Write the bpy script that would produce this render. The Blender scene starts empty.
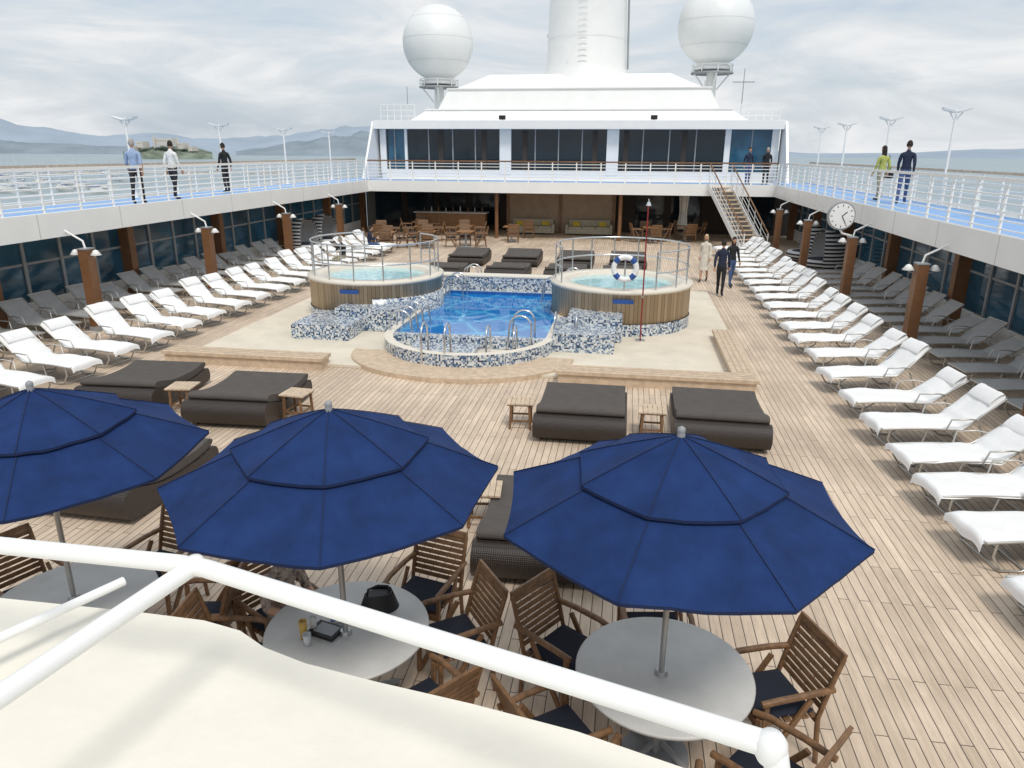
import bpy, math, random
from mathutils import Vector, Matrix, noise
random.seed(7)
R=math.radians
scene=bpy.context.scene
def link(o): scene.collection.objects.link(o); return o

# ---------------------------------------------------------------- materials
def newmat(name):
    m=bpy.data.materials.new(name); m.use_nodes=True
    nt=m.node_tree; b=nt.nodes['Principled BSDF']; return m,nt,b
def N(nt,t,**k):
    n=nt.nodes.new(t)
    for a,v in k.items():
        if a in n.inputs: n.inputs[a].default_value=v
        else: setattr(n,a,v)
    return n
def ramp(nt,fac,stops,interp='LINEAR'):
    r=nt.nodes.new('ShaderNodeValToRGB'); cr=r.color_ramp; cr.interpolation=interp
    while len(cr.elements)<len(stops): cr.elements.new(0.5)
    for e,(p,c) in zip(cr.elements,stops): e.position=p; e.color=(c[0],c[1],c[2],1)
    nt.links.new(fac,r.inputs[0]); return r
def mat(name,col,rough=.5,metal=0,var=.12,scale=3,bump=0,bscale=40,spec=.5,coat=0):
    m,nt,b=newmat(name)
    tc=N(nt,'ShaderNodeTexCoord')
    n=N(nt,'ShaderNodeTexNoise',Scale=scale,Detail=5.0,Roughness=.6)
    nt.links.new(tc.outputs['Object'],n.inputs['Vector'])
    lo=tuple(c*(1-var) for c in col); hi=tuple(min(1,c*(1+var)) for c in col)
    r=ramp(nt,n.outputs[0],[(.3,lo),(.7,hi)])
    nt.links.new(r.outputs[0],b.inputs['Base Color'])
    b.inputs['Roughness'].default_value=rough; b.inputs['Metallic'].default_value=metal
    b.inputs['Specular IOR Level'].default_value=spec
    if bump:
        n2=N(nt,'ShaderNodeTexNoise',Scale=bscale,Detail=3.0); nt.links.new(tc.outputs['Object'],n2.inputs['Vector'])
        bp=N(nt,'ShaderNodeBump',Strength=bump,Distance=.02); nt.links.new(n2.outputs[0],bp.inputs['Height']); nt.links.new(bp.outputs[0],b.inputs['Normal'])
    return m

def teak_deck():
    m,nt,b=newmat('teak_deck')
    g=N(nt,'ShaderNodeNewGeometry'); s=N(nt,'ShaderNodeSeparateXYZ'); c=N(nt,'ShaderNodeCombineXYZ')
    nt.links.new(g.outputs['Position'],s.inputs[0]); nt.links.new(s.outputs['Y'],c.inputs['X']); nt.links.new(s.outputs['X'],c.inputs['Y'])
    br=nt.nodes.new('ShaderNodeTexBrick'); br.offset=.37; br.offset_frequency=2
    for k,v in {'Scale':1.0,'Mortar Size':.005,'Mortar Smooth':.25,'Bias':0.0,'Brick Width':1.9,'Row Height':.105}.items(): br.inputs[k].default_value=v
    br.inputs['Color1'].default_value=(.74,.605,.47,1); br.inputs['Color2'].default_value=(.60,.485,.37,1); br.inputs['Mortar'].default_value=(.10,.075,.06,1)
    nt.links.new(c.outputs[0],br.inputs['Vector'])
    mp=N(nt,'ShaderNodeMapping'); mp.inputs['Scale'].default_value=(9,.8,1); nt.links.new(g.outputs['Position'],mp.inputs[0])
    n=N(nt,'ShaderNodeTexNoise',Scale=3.0,Detail=6.0,Roughness=.7); nt.links.new(mp.outputs[0],n.inputs['Vector'])
    r=ramp(nt,n.outputs[0],[(.3,(.80,.78,.76)),(.7,(1.1,1.09,1.08))])
    mx=N(nt,'ShaderNodeMix',data_type='RGBA',blend_type='MULTIPLY'); mx.inputs[0].default_value=1
    nt.links.new(br.outputs[0],mx.inputs[6]); nt.links.new(r.outputs[0],mx.inputs[7])
    n3=N(nt,'ShaderNodeTexNoise',Scale=.5,Detail=6.0,Roughness=.65); nt.links.new(g.outputs['Position'],n3.inputs['Vector'])
    r3=ramp(nt,n3.outputs[0],[(.33,(.80,.78,.76)),(.62,(1.06,1.06,1.06))])
    mx2=N(nt,'ShaderNodeMix',data_type='RGBA',blend_type='MULTIPLY'); mx2.inputs[0].default_value=1
    nt.links.new(mx.outputs[2],mx2.inputs[6]); nt.links.new(r3.outputs[0],mx2.inputs[7])
    nt.links.new(mx2.outputs[2],b.inputs['Base Color'])
    rr=ramp(nt,n3.outputs[0],[(.3,(.5,.5,.5)),(.7,(.8,.8,.8))]); nt.links.new(rr.outputs[0],b.inputs['Roughness'])
    return m
def mosaic():
    m,nt,b=newmat('mosaic_tile')
    g=N(nt,'ShaderNodeNewGeometry')
    v=nt.nodes.new('ShaderNodeVectorMath'); v.operation='MULTIPLY_ADD'; v.inputs[1].default_value=(27,27,27); v.inputs[2].default_value=(.37,.41,.33)
    nt.links.new(g.outputs['Position'],v.inputs[0])
    f=nt.nodes.new('ShaderNodeVectorMath'); f.operation='FLOOR'; nt.links.new(v.outputs[0],f.inputs[0])
    w=nt.nodes.new('ShaderNodeTexWhiteNoise'); nt.links.new(f.outputs[0],w.inputs['Vector'])
    r=ramp(nt,w.outputs['Value'],[(0,(.66,.68,.68)),(.38,(.36,.40,.43)),(.58,(.07,.13,.24)),(.76,(.03,.045,.08)),(.86,(.20,.28,.40))],'CONSTANT')
    nt.links.new(r.outputs[0],b.inputs['Base Color']); b.inputs['Roughness'].default_value=.25
    return m
def slats(name,c1,c2,scale=55):
    m,nt,b=newmat(name)
    tc=N(nt,'ShaderNodeTexCoord'); s=N(nt,'ShaderNodeSeparateXYZ'); nt.links.new(tc.outputs['Object'],s.inputs[0])
    a=nt.nodes.new('ShaderNodeMath'); a.operation='ARCTAN2'; nt.links.new(s.outputs['Y'],a.inputs[0]); nt.links.new(s.outputs['X'],a.inputs[1])
    k=nt.nodes.new('ShaderNodeMath'); k.operation='MULTIPLY'; k.inputs[1].default_value=scale/math.pi; nt.links.new(a.outputs[0],k.inputs[0])
    fl=nt.nodes.new('ShaderNodeMath'); fl.operation='FLOOR'; nt.links.new(k.outputs[0],fl.inputs[0])
    fr=nt.nodes.new('ShaderNodeMath'); fr.operation='FRACT'; nt.links.new(k.outputs[0],fr.inputs[0])
    w=nt.nodes.new('ShaderNodeTexWhiteNoise'); w.noise_dimensions='1D'; nt.links.new(fl.outputs[0],w.inputs['W'])
    r=ramp(nt,w.outputs['Value'],[(0,c1),(1,c2)])
    r2=ramp(nt,fr.outputs[0],[(0,(.25,.22,.2)),(.1,(1,1,1)),(.9,(1,1,1)),(1,(.25,.22,.2))])
    mx=N(nt,'ShaderNodeMix',data_type='RGBA',blend_type='MULTIPLY'); mx.inputs[0].default_value=1
    nt.links.new(r.outputs[0],mx.inputs[6]); nt.links.new(r2.outputs[0],mx.inputs[7]); nt.links.new(mx.outputs[2],b.inputs['Base Color'])
    b.inputs['Roughness'].default_value=.6
    return m
def wicker():
    m,nt,b=newmat('dark_wicker')
    tc=N(nt,'ShaderNodeTexCoord')
    w1=N(nt,'ShaderNodeTexWave',Scale=14.0,Distortion=1.5,bands_direction='X'); w2=N(nt,'ShaderNodeTexWave',Scale=18.0,Distortion=1.5,bands_direction='Z')
    for w in (w1,w2): nt.links.new(tc.outputs['Object'],w.inputs['Vector'])
    mu=nt.nodes.new('ShaderNodeMath'); mu.operation='MULTIPLY'; nt.links.new(w1.outputs['Fac'],mu.inputs[0]); nt.links.new(w2.outputs['Fac'],mu.inputs[1])
    r=ramp(nt,mu.outputs[0],[(0,(.020,.014,.011)),(1,(.062,.046,.038))])
    nt.links.new(r.outputs[0],b.inputs['Base Color']); b.inputs['Roughness'].default_value=.42
    bp=N(nt,'ShaderNodeBump',Strength=.5,Distance=.008); nt.links.new(mu.outputs[0],bp.inputs['Height']); nt.links.new(bp.outputs[0],b.inputs['Normal'])
    return m
def stripes():
    m,nt,b=newmat('striped_fabric')
    tc=N(nt,'ShaderNodeTexCoord'); s=N(nt,'ShaderNodeSeparateXYZ'); nt.links.new(tc.outputs['Object'],s.inputs[0])
    k=nt.nodes.new('ShaderNodeMath'); k.operation='MULTIPLY'; k.inputs[1].default_value=7; nt.links.new(s.outputs['Z'],k.inputs[0])
    fr=nt.nodes.new('ShaderNodeMath'); fr.operation='FRACT'; nt.links.new(k.outputs[0],fr.inputs[0])
    r=ramp(nt,fr.outputs[0],[(0,(.02,.025,.04)),(.5,(.65,.65,.63))],'CONSTANT')
    nt.links.new(r.outputs[0],b.inputs['Base Color']); b.inputs['Roughness'].default_value=.9
    return m
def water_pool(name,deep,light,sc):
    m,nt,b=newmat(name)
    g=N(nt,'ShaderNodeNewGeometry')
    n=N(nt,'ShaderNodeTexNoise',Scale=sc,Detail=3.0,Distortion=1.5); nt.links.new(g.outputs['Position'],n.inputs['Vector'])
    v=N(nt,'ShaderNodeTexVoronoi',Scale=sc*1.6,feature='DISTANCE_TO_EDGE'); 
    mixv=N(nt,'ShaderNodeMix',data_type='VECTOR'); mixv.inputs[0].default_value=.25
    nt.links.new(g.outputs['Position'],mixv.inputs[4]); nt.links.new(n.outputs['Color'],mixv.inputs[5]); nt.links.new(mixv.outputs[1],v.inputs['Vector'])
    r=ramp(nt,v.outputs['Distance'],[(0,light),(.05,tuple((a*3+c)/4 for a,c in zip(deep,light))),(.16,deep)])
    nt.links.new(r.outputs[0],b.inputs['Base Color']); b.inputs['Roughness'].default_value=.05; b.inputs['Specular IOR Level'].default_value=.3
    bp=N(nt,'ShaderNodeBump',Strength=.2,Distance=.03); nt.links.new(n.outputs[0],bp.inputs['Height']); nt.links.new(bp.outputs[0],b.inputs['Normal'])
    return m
def sea_mat():
    m,nt,b=newmat('sea')
    g=N(nt,'ShaderNodeNewGeometry'); mp=N(nt,'ShaderNodeMapping'); mp.inputs['Scale'].default_value=(.02,.006,1); nt.links.new(g.outputs['Position'],mp.inputs[0])
    n=N(nt,'ShaderNodeTexNoise',Scale=1.0,Detail=8.0,Roughness=.65); nt.links.new(mp.outputs[0],n.inputs['Vector'])
    r=ramp(nt,n.outputs[0],[(.35,(.22,.29,.32)),(.65,(.32,.39,.42))]); nt.links.new(r.outputs[0],b.inputs['Base Color'])
    b.inputs['Roughness'].default_value=.4; b.inputs['Specular IOR Level'].default_value=.35
    return m

M={}
M['deck']=teak_deck(); M['mosaic']=mosaic(); M['slat']=slats('wood_slat_cladding',(.44,.32,.20),(.62,.48,.33))
M['white']=mat('white_paint',(.86,.86,.84),.35,var=.03,scale=1.2)
M['white2']=mat('white_paint_weathered',(.80,.81,.80),.45,var=.05,scale=.6)
M['blue']=mat('blue_deck_paint',(.24,.42,.72),.6,var=.08,scale=2)
M['cream']=mat('cream_coated_roof',(.80,.76,.66),.5,var=.06,scale=2.5,bump=.12,bscale=25)
M['tan']=mat('tan_edge',(.42,.34,.24),.6)
M['pad']=mat('beige_coating',(.70,.63,.51),.75,var=.09,scale=1.5)
M['cap']=mat('beige_coping',(.74,.68,.58),.55,var=.05,scale=3)
M['teak']=mat('teak_bench',(.58,.45,.32),.6,var=.2,scale=8)
M['teakd']=mat('teak_chair',(.20,.108,.052),.45,var=.35,scale=14)
M['col']=mat('brown_column',(.21,.10,.045),.4,var=.15,scale=5)
M['colw']=mat('orange_wood',(.30,.15,.06),.45,var=.2,scale=6)
M['wicker']=wicker(); M['cush']=mat('charcoal_cushion',(.085,.074,.066),.9,var=.12,scale=5,bump=.2)
M['navy']=mat('navy_canvas',(.010,.032,.120),.85,var=.24,scale=4,bump=.2,bscale=90,spec=.25)
M['navyseam']=mat('navy_seam',(.006,.018,.07),.85)
M['navyc']=mat('dark_seat_cushion',(.012,.016,.03),.9)
M['steel']=mat('stainless_steel',(.70,.71,.72),.22,1,var=.05)
M['pole']=mat('brushed_pole',(.45,.45,.44),.35,.8)
M['table']=mat('table_top',(.58,.57,.54),.4,var=.06,scale=6)
M['towel']=mat('white_towel',(.86,.86,.85),.95,var=.03,scale=9,bump=.35,bscale=60,spec=.1)
M['sling']=mat('grey_sling',(.38,.38,.38),.8,var=.1,scale=6)
M['slingb']=mat('blue_sling',(.05,.09,.19),.8)
M['frame']=mat('lounger_frame',(.55,.53,.49),.35,.6)
M['stripe']=stripes()
M['glass']=mat('dark_glass',(.012,.022,.03),.06,var=.3,scale=.6)
M['glassb']=mat('blue_glass',(.03,.10,.16),.08,var=.5,scale=.7)
M['black']=mat('black',(.012,.012,.013),.5)
M['grey']=mat('grey_metal',(.30,.31,.32),.5)
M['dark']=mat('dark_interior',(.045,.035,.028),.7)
M['ceil']=mat('ceiling_panel',(.55,.54,.50),.6)
M['wall']=mat('tan_wall_panel',(.36,.27,.19),.6)
M['sofa']=mat('beige_sofa',(.42,.38,.30),.9); M['yellow']=mat('yellow_cushion',(.60,.45,.05),.9)
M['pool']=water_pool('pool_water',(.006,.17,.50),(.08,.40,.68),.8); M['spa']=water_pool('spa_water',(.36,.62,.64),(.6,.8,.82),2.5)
M['ptile']=mat('pool_tile',(.02,.12,.38),.2,var=.3,scale=9)
M['red']=mat('dark_red',(.25,.02,.02),.4); M['ringb']=mat('ring_blue',(.02,.08,.30),.5)
M['curtain']=mat('curtain',(.75,.73,.68),.9)
M['hull']=mat('hull_blue',(.02,.04,.12),.4)

# ---------------------------------------------------------------- mesh builder
class MB:
    def __init__(s,mats): s.v=[];s.f=[];s.m=[];s.s=[];s.mats=[];s.T=Matrix(); 
    def mi(s,k):
        if k not in s.mats: s.mats.append(k)
        return s.mats.index(k)
    def add(s,vs,fs,k,sm=False):
        o=len(s.v); s.v+=[tuple(s.T@Vector(v)) for v in vs]
        for i,f in enumerate(fs):
            s.f.append([o+j for j in f]); s.m.append(s.mi(k[i] if isinstance(k,list) else k)); s.s.append(sm)
    def box(s,c,d,k,rot=None):
        x,y,z=[q/2 for q in d]; vs=[Vector((a*x,b*y,e*z)) for a in(-1,1) for b in(-1,1) for e in(-1,1)]
        if rot: vs=[rot@v for v in vs]
        vs=[v+Vector(c) for v in vs]
        s.add(vs,[(0,1,3,2),(4,6,7,5),(0,4,5,1),(2,3,7,6),(0,2,6,4),(1,5,7,3)],k)
    def bx(s,x0,x1,y0,y1,z0,z1,k): s.box(((x0+x1)/2,(y0+y1)/2,(z0+z1)/2),(x1-x0,y1-y0,z1-z0),k)
    def beam(s,p,q,w,h,k):
        p=Vector(p);q=Vector(q);d=q-p; l=d.length; s.box((p+q)/2,(w,h,l),k,d.to_track_quat('Z','Y').to_matrix())
    def cyl(s,p,q,r0,r1,k,n=12,caps=True,sm=True):
        p=Vector(p);q=Vector(q); m=(q-p).to_track_quat('Z','Y').to_matrix()
        vs=[];
        for c,r in((p,r0),(q,r1)):
            for i in range(n):
                a=2*math.pi*i/n; vs.append(c+m@Vector((r*math.cos(a),r*math.sin(a),0)))
        s.add(vs,[(i,(i+1)%n,n+(i+1)%n,n+i) for i in range(n)],k,sm)
        if caps: s.add(vs,[tuple(range(n))[::-1],tuple(range(n,2*n))],k)
    def tube(s,pts,r,k,n=8,closed=False):
        pts=[Vector(p) for p in pts]; L=len(pts); rs=r if isinstance(r,(list,tuple)) else [r]*L
        vs=[]; prev=None
        for i,p in enumerate(pts):
            if closed: t=(pts[(i+1)%L]-pts[i-1])
            else: t=pts[min(i+1,L-1)]-pts[max(i-1,0)]
            t.normalize()
            if prev is None:
                u=t.orthogonal().normalized()
            else:
                u=(prev-t*prev.dot(t)).normalized()
            prev=u; w=t.cross(u)
            for j in range(n):
                a=2*math.pi*j/n; vs.append(p+(u*math.cos(a)+w*math.sin(a))*rs[i])
        fs=[]
        for i in range(L if closed else L-1):
            i2=(i+1)%L
            for j in range(n): fs.append((i*n+j,i*n+(j+1)%n,i2*n+(j+1)%n,i2*n+j))
        s.add(vs,fs,k,True)
        if not closed: s.add(vs,[tuple(range(n))[::-1],tuple(range((L-1)*n,L*n))],k)
    def rev(s,prof,c,k,n=40,a0=0,a1=360,sm=True):
        c=Vector(c); full=abs(a1-a0)>=360; na=n if full else n+1; vs=[]
        for (r,z) in prof:
            for i in range(na):
                a=R(a0+(a1-a0)*i/n); vs.append((c.x+r*math.cos(a),c.y+r*math.sin(a),c.z+z))
        fs=[];ks=[]
        for j in range(len(prof)-1):
            for i in range(n):
                i2=(i+1)%na if full else i+1
                fs.append((j*na+i,j*na+i2,(j+1)*na+i2,(j+1)*na+i)); ks.append(k[j] if isinstance(k,list) else k)
        s.add(vs,fs,ks,sm)
    def prism(s,poly,z0,z1,kt,ks):
        n=len(poly); vs=[(x,y,z0) for x,y in poly]+[(x,y,z1) for x,y in poly]
        s.add(vs,[(i,(i+1)%n,n+(i+1)%n,n+i) for i in range(n)],ks); s.add(vs,[tuple(range(n,2*n)),tuple(range(n))[::-1]],kt)
    def ext(s,prof,x0,x1,k,sm=False):
        n=len(prof); vs=[(x0,y,z) for y,z in prof]+[(x1,y,z) for y,z in prof]
        s.add(vs,[(i,(i+1)%n,n+(i+1)%n,n+i) for i in range(n)],k,sm); s.add(vs,[tuple(range(n,2*n)),tuple(range(n))[::-1]],k)
    def grid(s,fn,nu,nv,k,sm=True):
        vs=[fn(i/nu,j/nv) for j in range(nv+1) for i in range(nu+1)]
        s.add(vs,[(j*(nu+1)+i,j*(nu+1)+i+1,(j+1)*(nu+1)+i+1,(j+1)*(nu+1)+i) for j in range(nv) for i in range(nu)],k,sm)
    def mesh(s,name):
        me=bpy.data.meshes.new(name); me.from_pydata(s.v,[],s.f)
        for k in s.mats: me.materials.append(M[k])
        me.polygons.foreach_set('material_index',s.m); me.polygons.foreach_set('use_smooth',s.s)
        me.update(); return me
    def obj(s,name,loc=(0,0,0),rz=0,bevel=0,solid=0):
        o=bpy.data.objects.new(name,s.mesh(name)); link(o); o.location=loc; o.rotation_euler=(0,0,rz)
        if solid:
            q=o.modifiers.new('s','SOLIDIFY'); q.thickness=solid
        if bevel:
            b=o.modifiers.new('b','BEVEL'); b.width=bevel; b.segments=2; b.limit_method='ANGLE'
        return o
def inst(o,loc,rz=0,sc=None):
    n=bpy.data.objects.new(o.name.split('.')[0],o.data); link(n); n.location=loc; n.rotation_euler=(0,0,rz)
    for md in o.modifiers:
        q=n.modifiers.new(md.name,md.type)
        if md.type=='BEVEL': q.width=md.width; q.segments=md.segments; q.limit_method=md.limit_method
        if md.type=='SOLIDIFY': q.thickness=md.thickness
    if sc: n.scale=sc
    return n
def arc(c,r,a0,a1,n,z=None,plane='XY'):
    o=[]
    for i in range(n+1):
        a=R(a0+(a1-a0)*i/n)
        if plane=='XY': o.append((c[0]+r*math.cos(a),c[1]+r*math.sin(a),c[2] if z is None else z))
        elif plane=='XZ': o.append((c[0]+r*math.cos(a),c[1],c[2]+r*math.sin(a)))
        else: o.append((c[0],c[1]+r*math.cos(a),c[2]+r*math.sin(a)))
    return o

UZ=2.88; W=10.4; WO=12.9
# ---------------------------------------------------------------- ship decks
b=MB(0); b.bx(-12.6,12.6,-6,60,-.2,0,'deck'); b.obj('teak_deck')
b=MB(0); b.prism([(-12.7,-8),(12.7,-8),(12.9,60),(8,85),(0,92),(-8,85),(-12.9,60)],-19,-.21,'hull','hull'); b.obj('ship_hull')
for sx in(-1,1):
    b=MB(0)
    x0,x1=(W,WO+.2) if sx>0 else(-WO-.2,-W)
    b.bx(x0,x1,-6,43,UZ-.12,UZ,'white')
    xi=sx*W
    b.bx(min(xi-sx*.03,xi+sx*.12),max(xi-sx*.03,xi+sx*.12),-6,38.1,UZ-.52,UZ+.06,'white')
    b.bx(x0+.15,x1-.05,-6,43,UZ-.44,UZ-.36,'ceil')
    xo=sx*(WO+.2); b.bx(min(xo,xo+sx*.1),max(xo,xo+sx*.1),-6,43,UZ-.5,UZ+.06,'white')
    b.bx(x0+.3,x1-.15,-6,42.9,UZ,UZ+.008,'blue')
    y=-5
    while y<42:
        b.bx(x0+.16,x1-.06,y-.05,y+.05,UZ-.5,UZ-.44,'white2'); b.bx(min(xi-sx*.034,xi-sx*.03),max(xi-sx*.034,xi-sx*.03),y-.012,y+.012,UZ-.52,UZ+.06,'ceil'); y+=2.9
    b.obj('upper_deck_walkway',bevel=.01)
    b=MB(0); xw=sx*12.2
    b.bx(xw-.05,xw+.05,-6,42,0,.55,'white2')
    b.bx(xw-.05,xw+.05,-6,42,2.3,2.44,'white2')
    b.bx(xw-.015,xw+.015,-6,42,.55,2.3,'glassb')
    y=-5.5; c=0
    while y<42:
        b.bx(xw-.06,xw+.06,y-.05,y+.05,.55,2.3,'grey'); 
        if c%4==0: b.bx(xw-.3*(sx>0)-.05,xw+.3*(sx<0)+.05,y-.14,y+.14,0,2.44,'col')
        y+=1.3; c+=1
    b.bx(xw-.03,xw+.03,-6,42,1.5,1.56,'grey')
    b.obj('windscreen_wall')
    for (xr,topk) in ((W+.12,'white'),(WO+.05,'teak')):
        b=MB(0); xr*=sx; ya,yb=(-4,37.9) if topk=='white' else(-4,43)
        n=int((yb-ya)/1.2)
        for i in range(n+1):
            y=ya+(yb-ya)*i/n; b.beam((xr,y,UZ),(xr,y,UZ+1.04),.06,.035,'white')
        for z in(.14,.3,.46,.62,.78,.93): b.cyl((xr,ya,UZ+z),(xr,yb,UZ+z),.016,.016,'white',6)
        b.beam((xr,ya,UZ+1.06),(xr,yb,UZ+1.06),.05,.07,topk)
        b.obj('deck_railing',bevel=0)
b=MB(0)
b.bx(-W-.0,W,38,60,UZ-.12,UZ-.004,'white'); b.bx(-W,W,37.88,38,UZ-.5,UZ+.06,'white'); b.bx(-12.4,12.4,38.05,43,UZ-.42,UZ-.36,'ceil')
for i in range(-9,10,3):
    for y in(39.2,41): b.cyl((i,y,UZ-.44),(i,y,UZ-.42),.09,.09,'towel',10)
b.bx(-W,W,38.05,41.6,UZ,UZ+.006,'blue')
b.obj('cross_deck')
b=MB(0)
n=17
for i in range(n+1):
    x=-W+2*W*i/n; b.beam((x,38,UZ),(x,38,UZ+1.04),.06,.035,'white')
for z in(.14,.3,.46,.62,.78,.93): b.cyl((-W,38,UZ+z),(W,38,UZ+z),.018,.018,'white',6)
b.beam((-W,38,UZ+1.06),(W,38,UZ+1.06),.05,.07,'teakd')
b.obj('deck_railing')
# ---------------------------------------------------------------- lounge under cross deck
b=MB(0)
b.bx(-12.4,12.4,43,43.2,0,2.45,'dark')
b.bx(-3.5,2.6,41.8,42.9,0,2.46,'wall')
for x in(-3.5,-0.5,2.5): b.bx(x-.08,x+.08,41.72,41.8,0,2.46,'col')
for x in(-11,-9,-7,-5,4.5,6.5,10.5): b.bx(x-.8,x+.8,42.9,42.98,.3,2.1,'glass')
b.bx(-8.6,-4.6,40.5,41.1,0,1.1,'colw'); b.bx(-8.7,-4.5,40.4,41.2,1.1,1.16,'table')
for i in range(9): b.cyl((-8.2+i*.42,40.9,1.16),(-8.2+i*.42,40.9,1.16+.2+.05*(i%3)),.035,.02,'white2' if i%2 else 'colw',8)
for x in(-3.6,2.9): b.cyl((x,38.6,0),(x,38.6,2.44),.10,.10,'col',16)
b.obj('bar_lounge')
def sofa(x,y,w=2.3):
    b=MB(0); b.box((0,0,.22),(w,.85,.28),'sofa'); b.box((0,.36,.55),(w,.18,.5),'sofa')
    for s in(-1,1): b.box((s*(w/2+.07),0,.33),(.14,.9,.5),'sofa'); b.box((s*w*.32,.2,.5),(.42,.14,.38),'yellow',Matrix.Rotation(R(-15),3,'X'))
    for i in(-1,0,1): b.box((i*w/3,-.04,.41),(w/3-.03,.75,.12),'sofa')
    b.obj('sofa',(x,y,0),bevel=.03)
sofa(-2,41.1); sofa(1.2,41.1)
b=MB(0)
b.grid(lambda u,v:(6.2+.35*(u-.5)*(1.2-v*.2+.6*abs(v-.55)*2)+.04*math.sin(u*30),40.2+.1*math.cos(u*25),.2+v*2.2),24,10,'curtain'); b.obj('curtain',solid=.01)

# ---------------------------------------------------------------- superstructure
b=MB(0); Y0=41.8
b.bx(-10.9,10.9,Y0,60,UZ,UZ+.55,'white')
b.bx(-10.9,10.9,Y0+.12,60,UZ+.55,5.6,'glass')
for x0,x1 in((-10.95,-10.6),(-4,-3.35),(1.95,2.6),(10.6,10.95),(-9.5,-9.35),(8.2,8.5)): b.bx(x0,x1,Y0-.02,Y0+.2,UZ+.3,5.62,'white')
for x in(-8.1,-6.7,-5.4,-2.0,-.7,.6,3.9,5.3,6.7,9.6,-10.1): b.bx(x-.03,x+.03,Y0+.05,Y0+.14,UZ+.55,5.6,'grey')
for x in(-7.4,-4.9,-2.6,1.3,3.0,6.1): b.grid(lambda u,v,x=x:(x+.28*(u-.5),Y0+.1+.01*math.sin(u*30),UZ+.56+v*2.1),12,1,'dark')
b.bx(-10.5,-9.5,Y0+.09,Y0+.11,UZ+.55,5.6,'glassb'); b.bx(8.5,10.6,Y0+.09,Y0+.11,UZ+.55,5.6,'glassb')
b.bx(-11.1,11.1,Y0-.55,60,5.6,6.05,'white')
for s in(-1,1):
    b.add([(s*11.1,Y0-2.5,UZ+.1),(s*11.1,Y0+.5,UZ+.1),(s*11.1,Y0+.5,6.0),(s*11.1,Y0-.5,6.0)],[(0,1,2,3)],'white')
    b.add([(s*11.22,Y0-2.5,UZ+.1),(s*11.22,Y0+.5,UZ+.1),(s*11.22,Y0+.5,6.0),(s*11.22,Y0-.5,6.0)],[(0,1,2,3)],'white')
    b.add([(s*11.1,Y0-2.5,UZ+.1),(s*11.22,Y0-2.5,UZ+.1),(s*11.22,Y0-.5,6.0),(s*11.1,Y0-.5,6.0)],[(0,1,2,3)],'white')
def frust(b,x0,y0,z0,x1,y1,z1,yb,k):
    vs=[(-x0,y0,z0),(x0,y0,z0),(x0,yb,z0),(-x0,yb,z0),(-x1,y1,z1),(x1,y1,z1),(x1,yb,z1),(-x1,yb,z1)]
    b.add(vs,[(0,1,5,4),(1,2,6,5),(2,3,7,6),(3,0,4,7),(4,5,6,7)],k)
frust(b,9.6,43,6.05,8.6,43.6,6.7,58,'white'); frust(b,8.0,43.7,6.7,7.4,44,7.85,57,'white'); frust(b,7.1,44.1,7.85,5.3,46,8.8,56,'white')
b.bx(-8.7,8.7,43.5,58,6.68,6.76,'white2'); b.bx(-7.5,7.5,43.9,57,7.83,7.9,'white2')
for x in(-3.8,4.4): b.box((x,41.5,6.2),(.35,.2,.22),'black'); b.cyl((x,41.6,6.0),(x,41.6,6.15),.03,.03,'grey')
for s in(-1,1):
    for i in range(6):
        x=s*(8.9+i*.4); b.cyl((x,42,6.05),(x,42,6.9),.02,.02,'white',6)
    for z in(6.3,6.6,6.9): b.cyl((s*8.9,42,z),(s*10.9,42,z),.015,.015,'white',6)
b.obj('ship_superstructure',bevel=.02)
b=MB(0)
prof=[(3.3,-.8),(2.75,.1),(2.48,1.2),(2.38,4),(2.3,8),(2.3,14)]
b.rev(prof,(0,0,0),'white',48)
b.rev([(2.32,14),(2.0,14.3),(0,14.3)],(0,0,0),'grey',48)
for z in(3,6,9): b.box((-2.4,0,z),(.15,.6,.15),'white2')
b.tube([(2.6,-.4,1),(2.48,-.4,5),(2.46,-.4,12)],.06,'grey')
for z in(2.6,5.2): b.rev([(2.46 if z<3 else 2.38,z),(2.46 if z<3 else 2.38,z+.03)],(0,0,0),'white2',48)
b.box((-.7,-2.1,.8),(.5,.5,.9),'white2')
for i in range(12): b.cyl((-.25,-2.5,1.2+i*.35),(.25,-2.5,1.2+i*.35),.015,.015,'white2',6)
o=b.obj('ship_funnel',(0.2,49.5,8.3)); o.scale=(1,1.5,1)
for s in(-1,1):
    b=MB(0)
    pr=[(2.28*math.sin(R(a)),-2.28*math.cos(R(a))) for a in range(22,181,6)]
    b.rev(pr,(0,0,0),'white2',48)
    for a in(60,95,130): b.rev([(2.286*math.sin(R(a-.2)),-2.286*math.cos(R(a-.2))),(2.286*math.sin(R(a+.2)),-2.286*math.cos(R(a+.2)))],(0,0,0),'ceil',48)
    b.rev([(.0,-2.5),(1.15,-2.5),(1.15,-2.35),(.85,-2.1)],(0,0,0),'white2',32)
    b.rev([(1.3,-2.7),(1.3,-2.62),(0,-2.62)],(0,0,0),'grey',24)
    b.cyl((0,0,-6),(0,0,-2.6),.34,.30,'white2',20)
    for i in range(8):
        a=R(45*i+10); b.cyl((1.25*math.cos(a),1.25*math.sin(a),-2.65),(1.25*math.cos(a),1.25*math.sin(a),-2.2),.03,.03,'white',6)
        if i%2==0: b.cyl((1.1*math.cos(a),1.1*math.sin(a),-2.7),(.36*math.cos(a),.36*math.sin(a),-3.6),.05,.05,'white2',6)
    b.tube(arc((0,0,-2.2),1.25,0,345,24),.03,'white',6)
    b.obj('satellite_radome',(-9.5 if s<0 else 8.0,50,11.1 if s<0 else 11.8))
b=MB(0)
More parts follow.
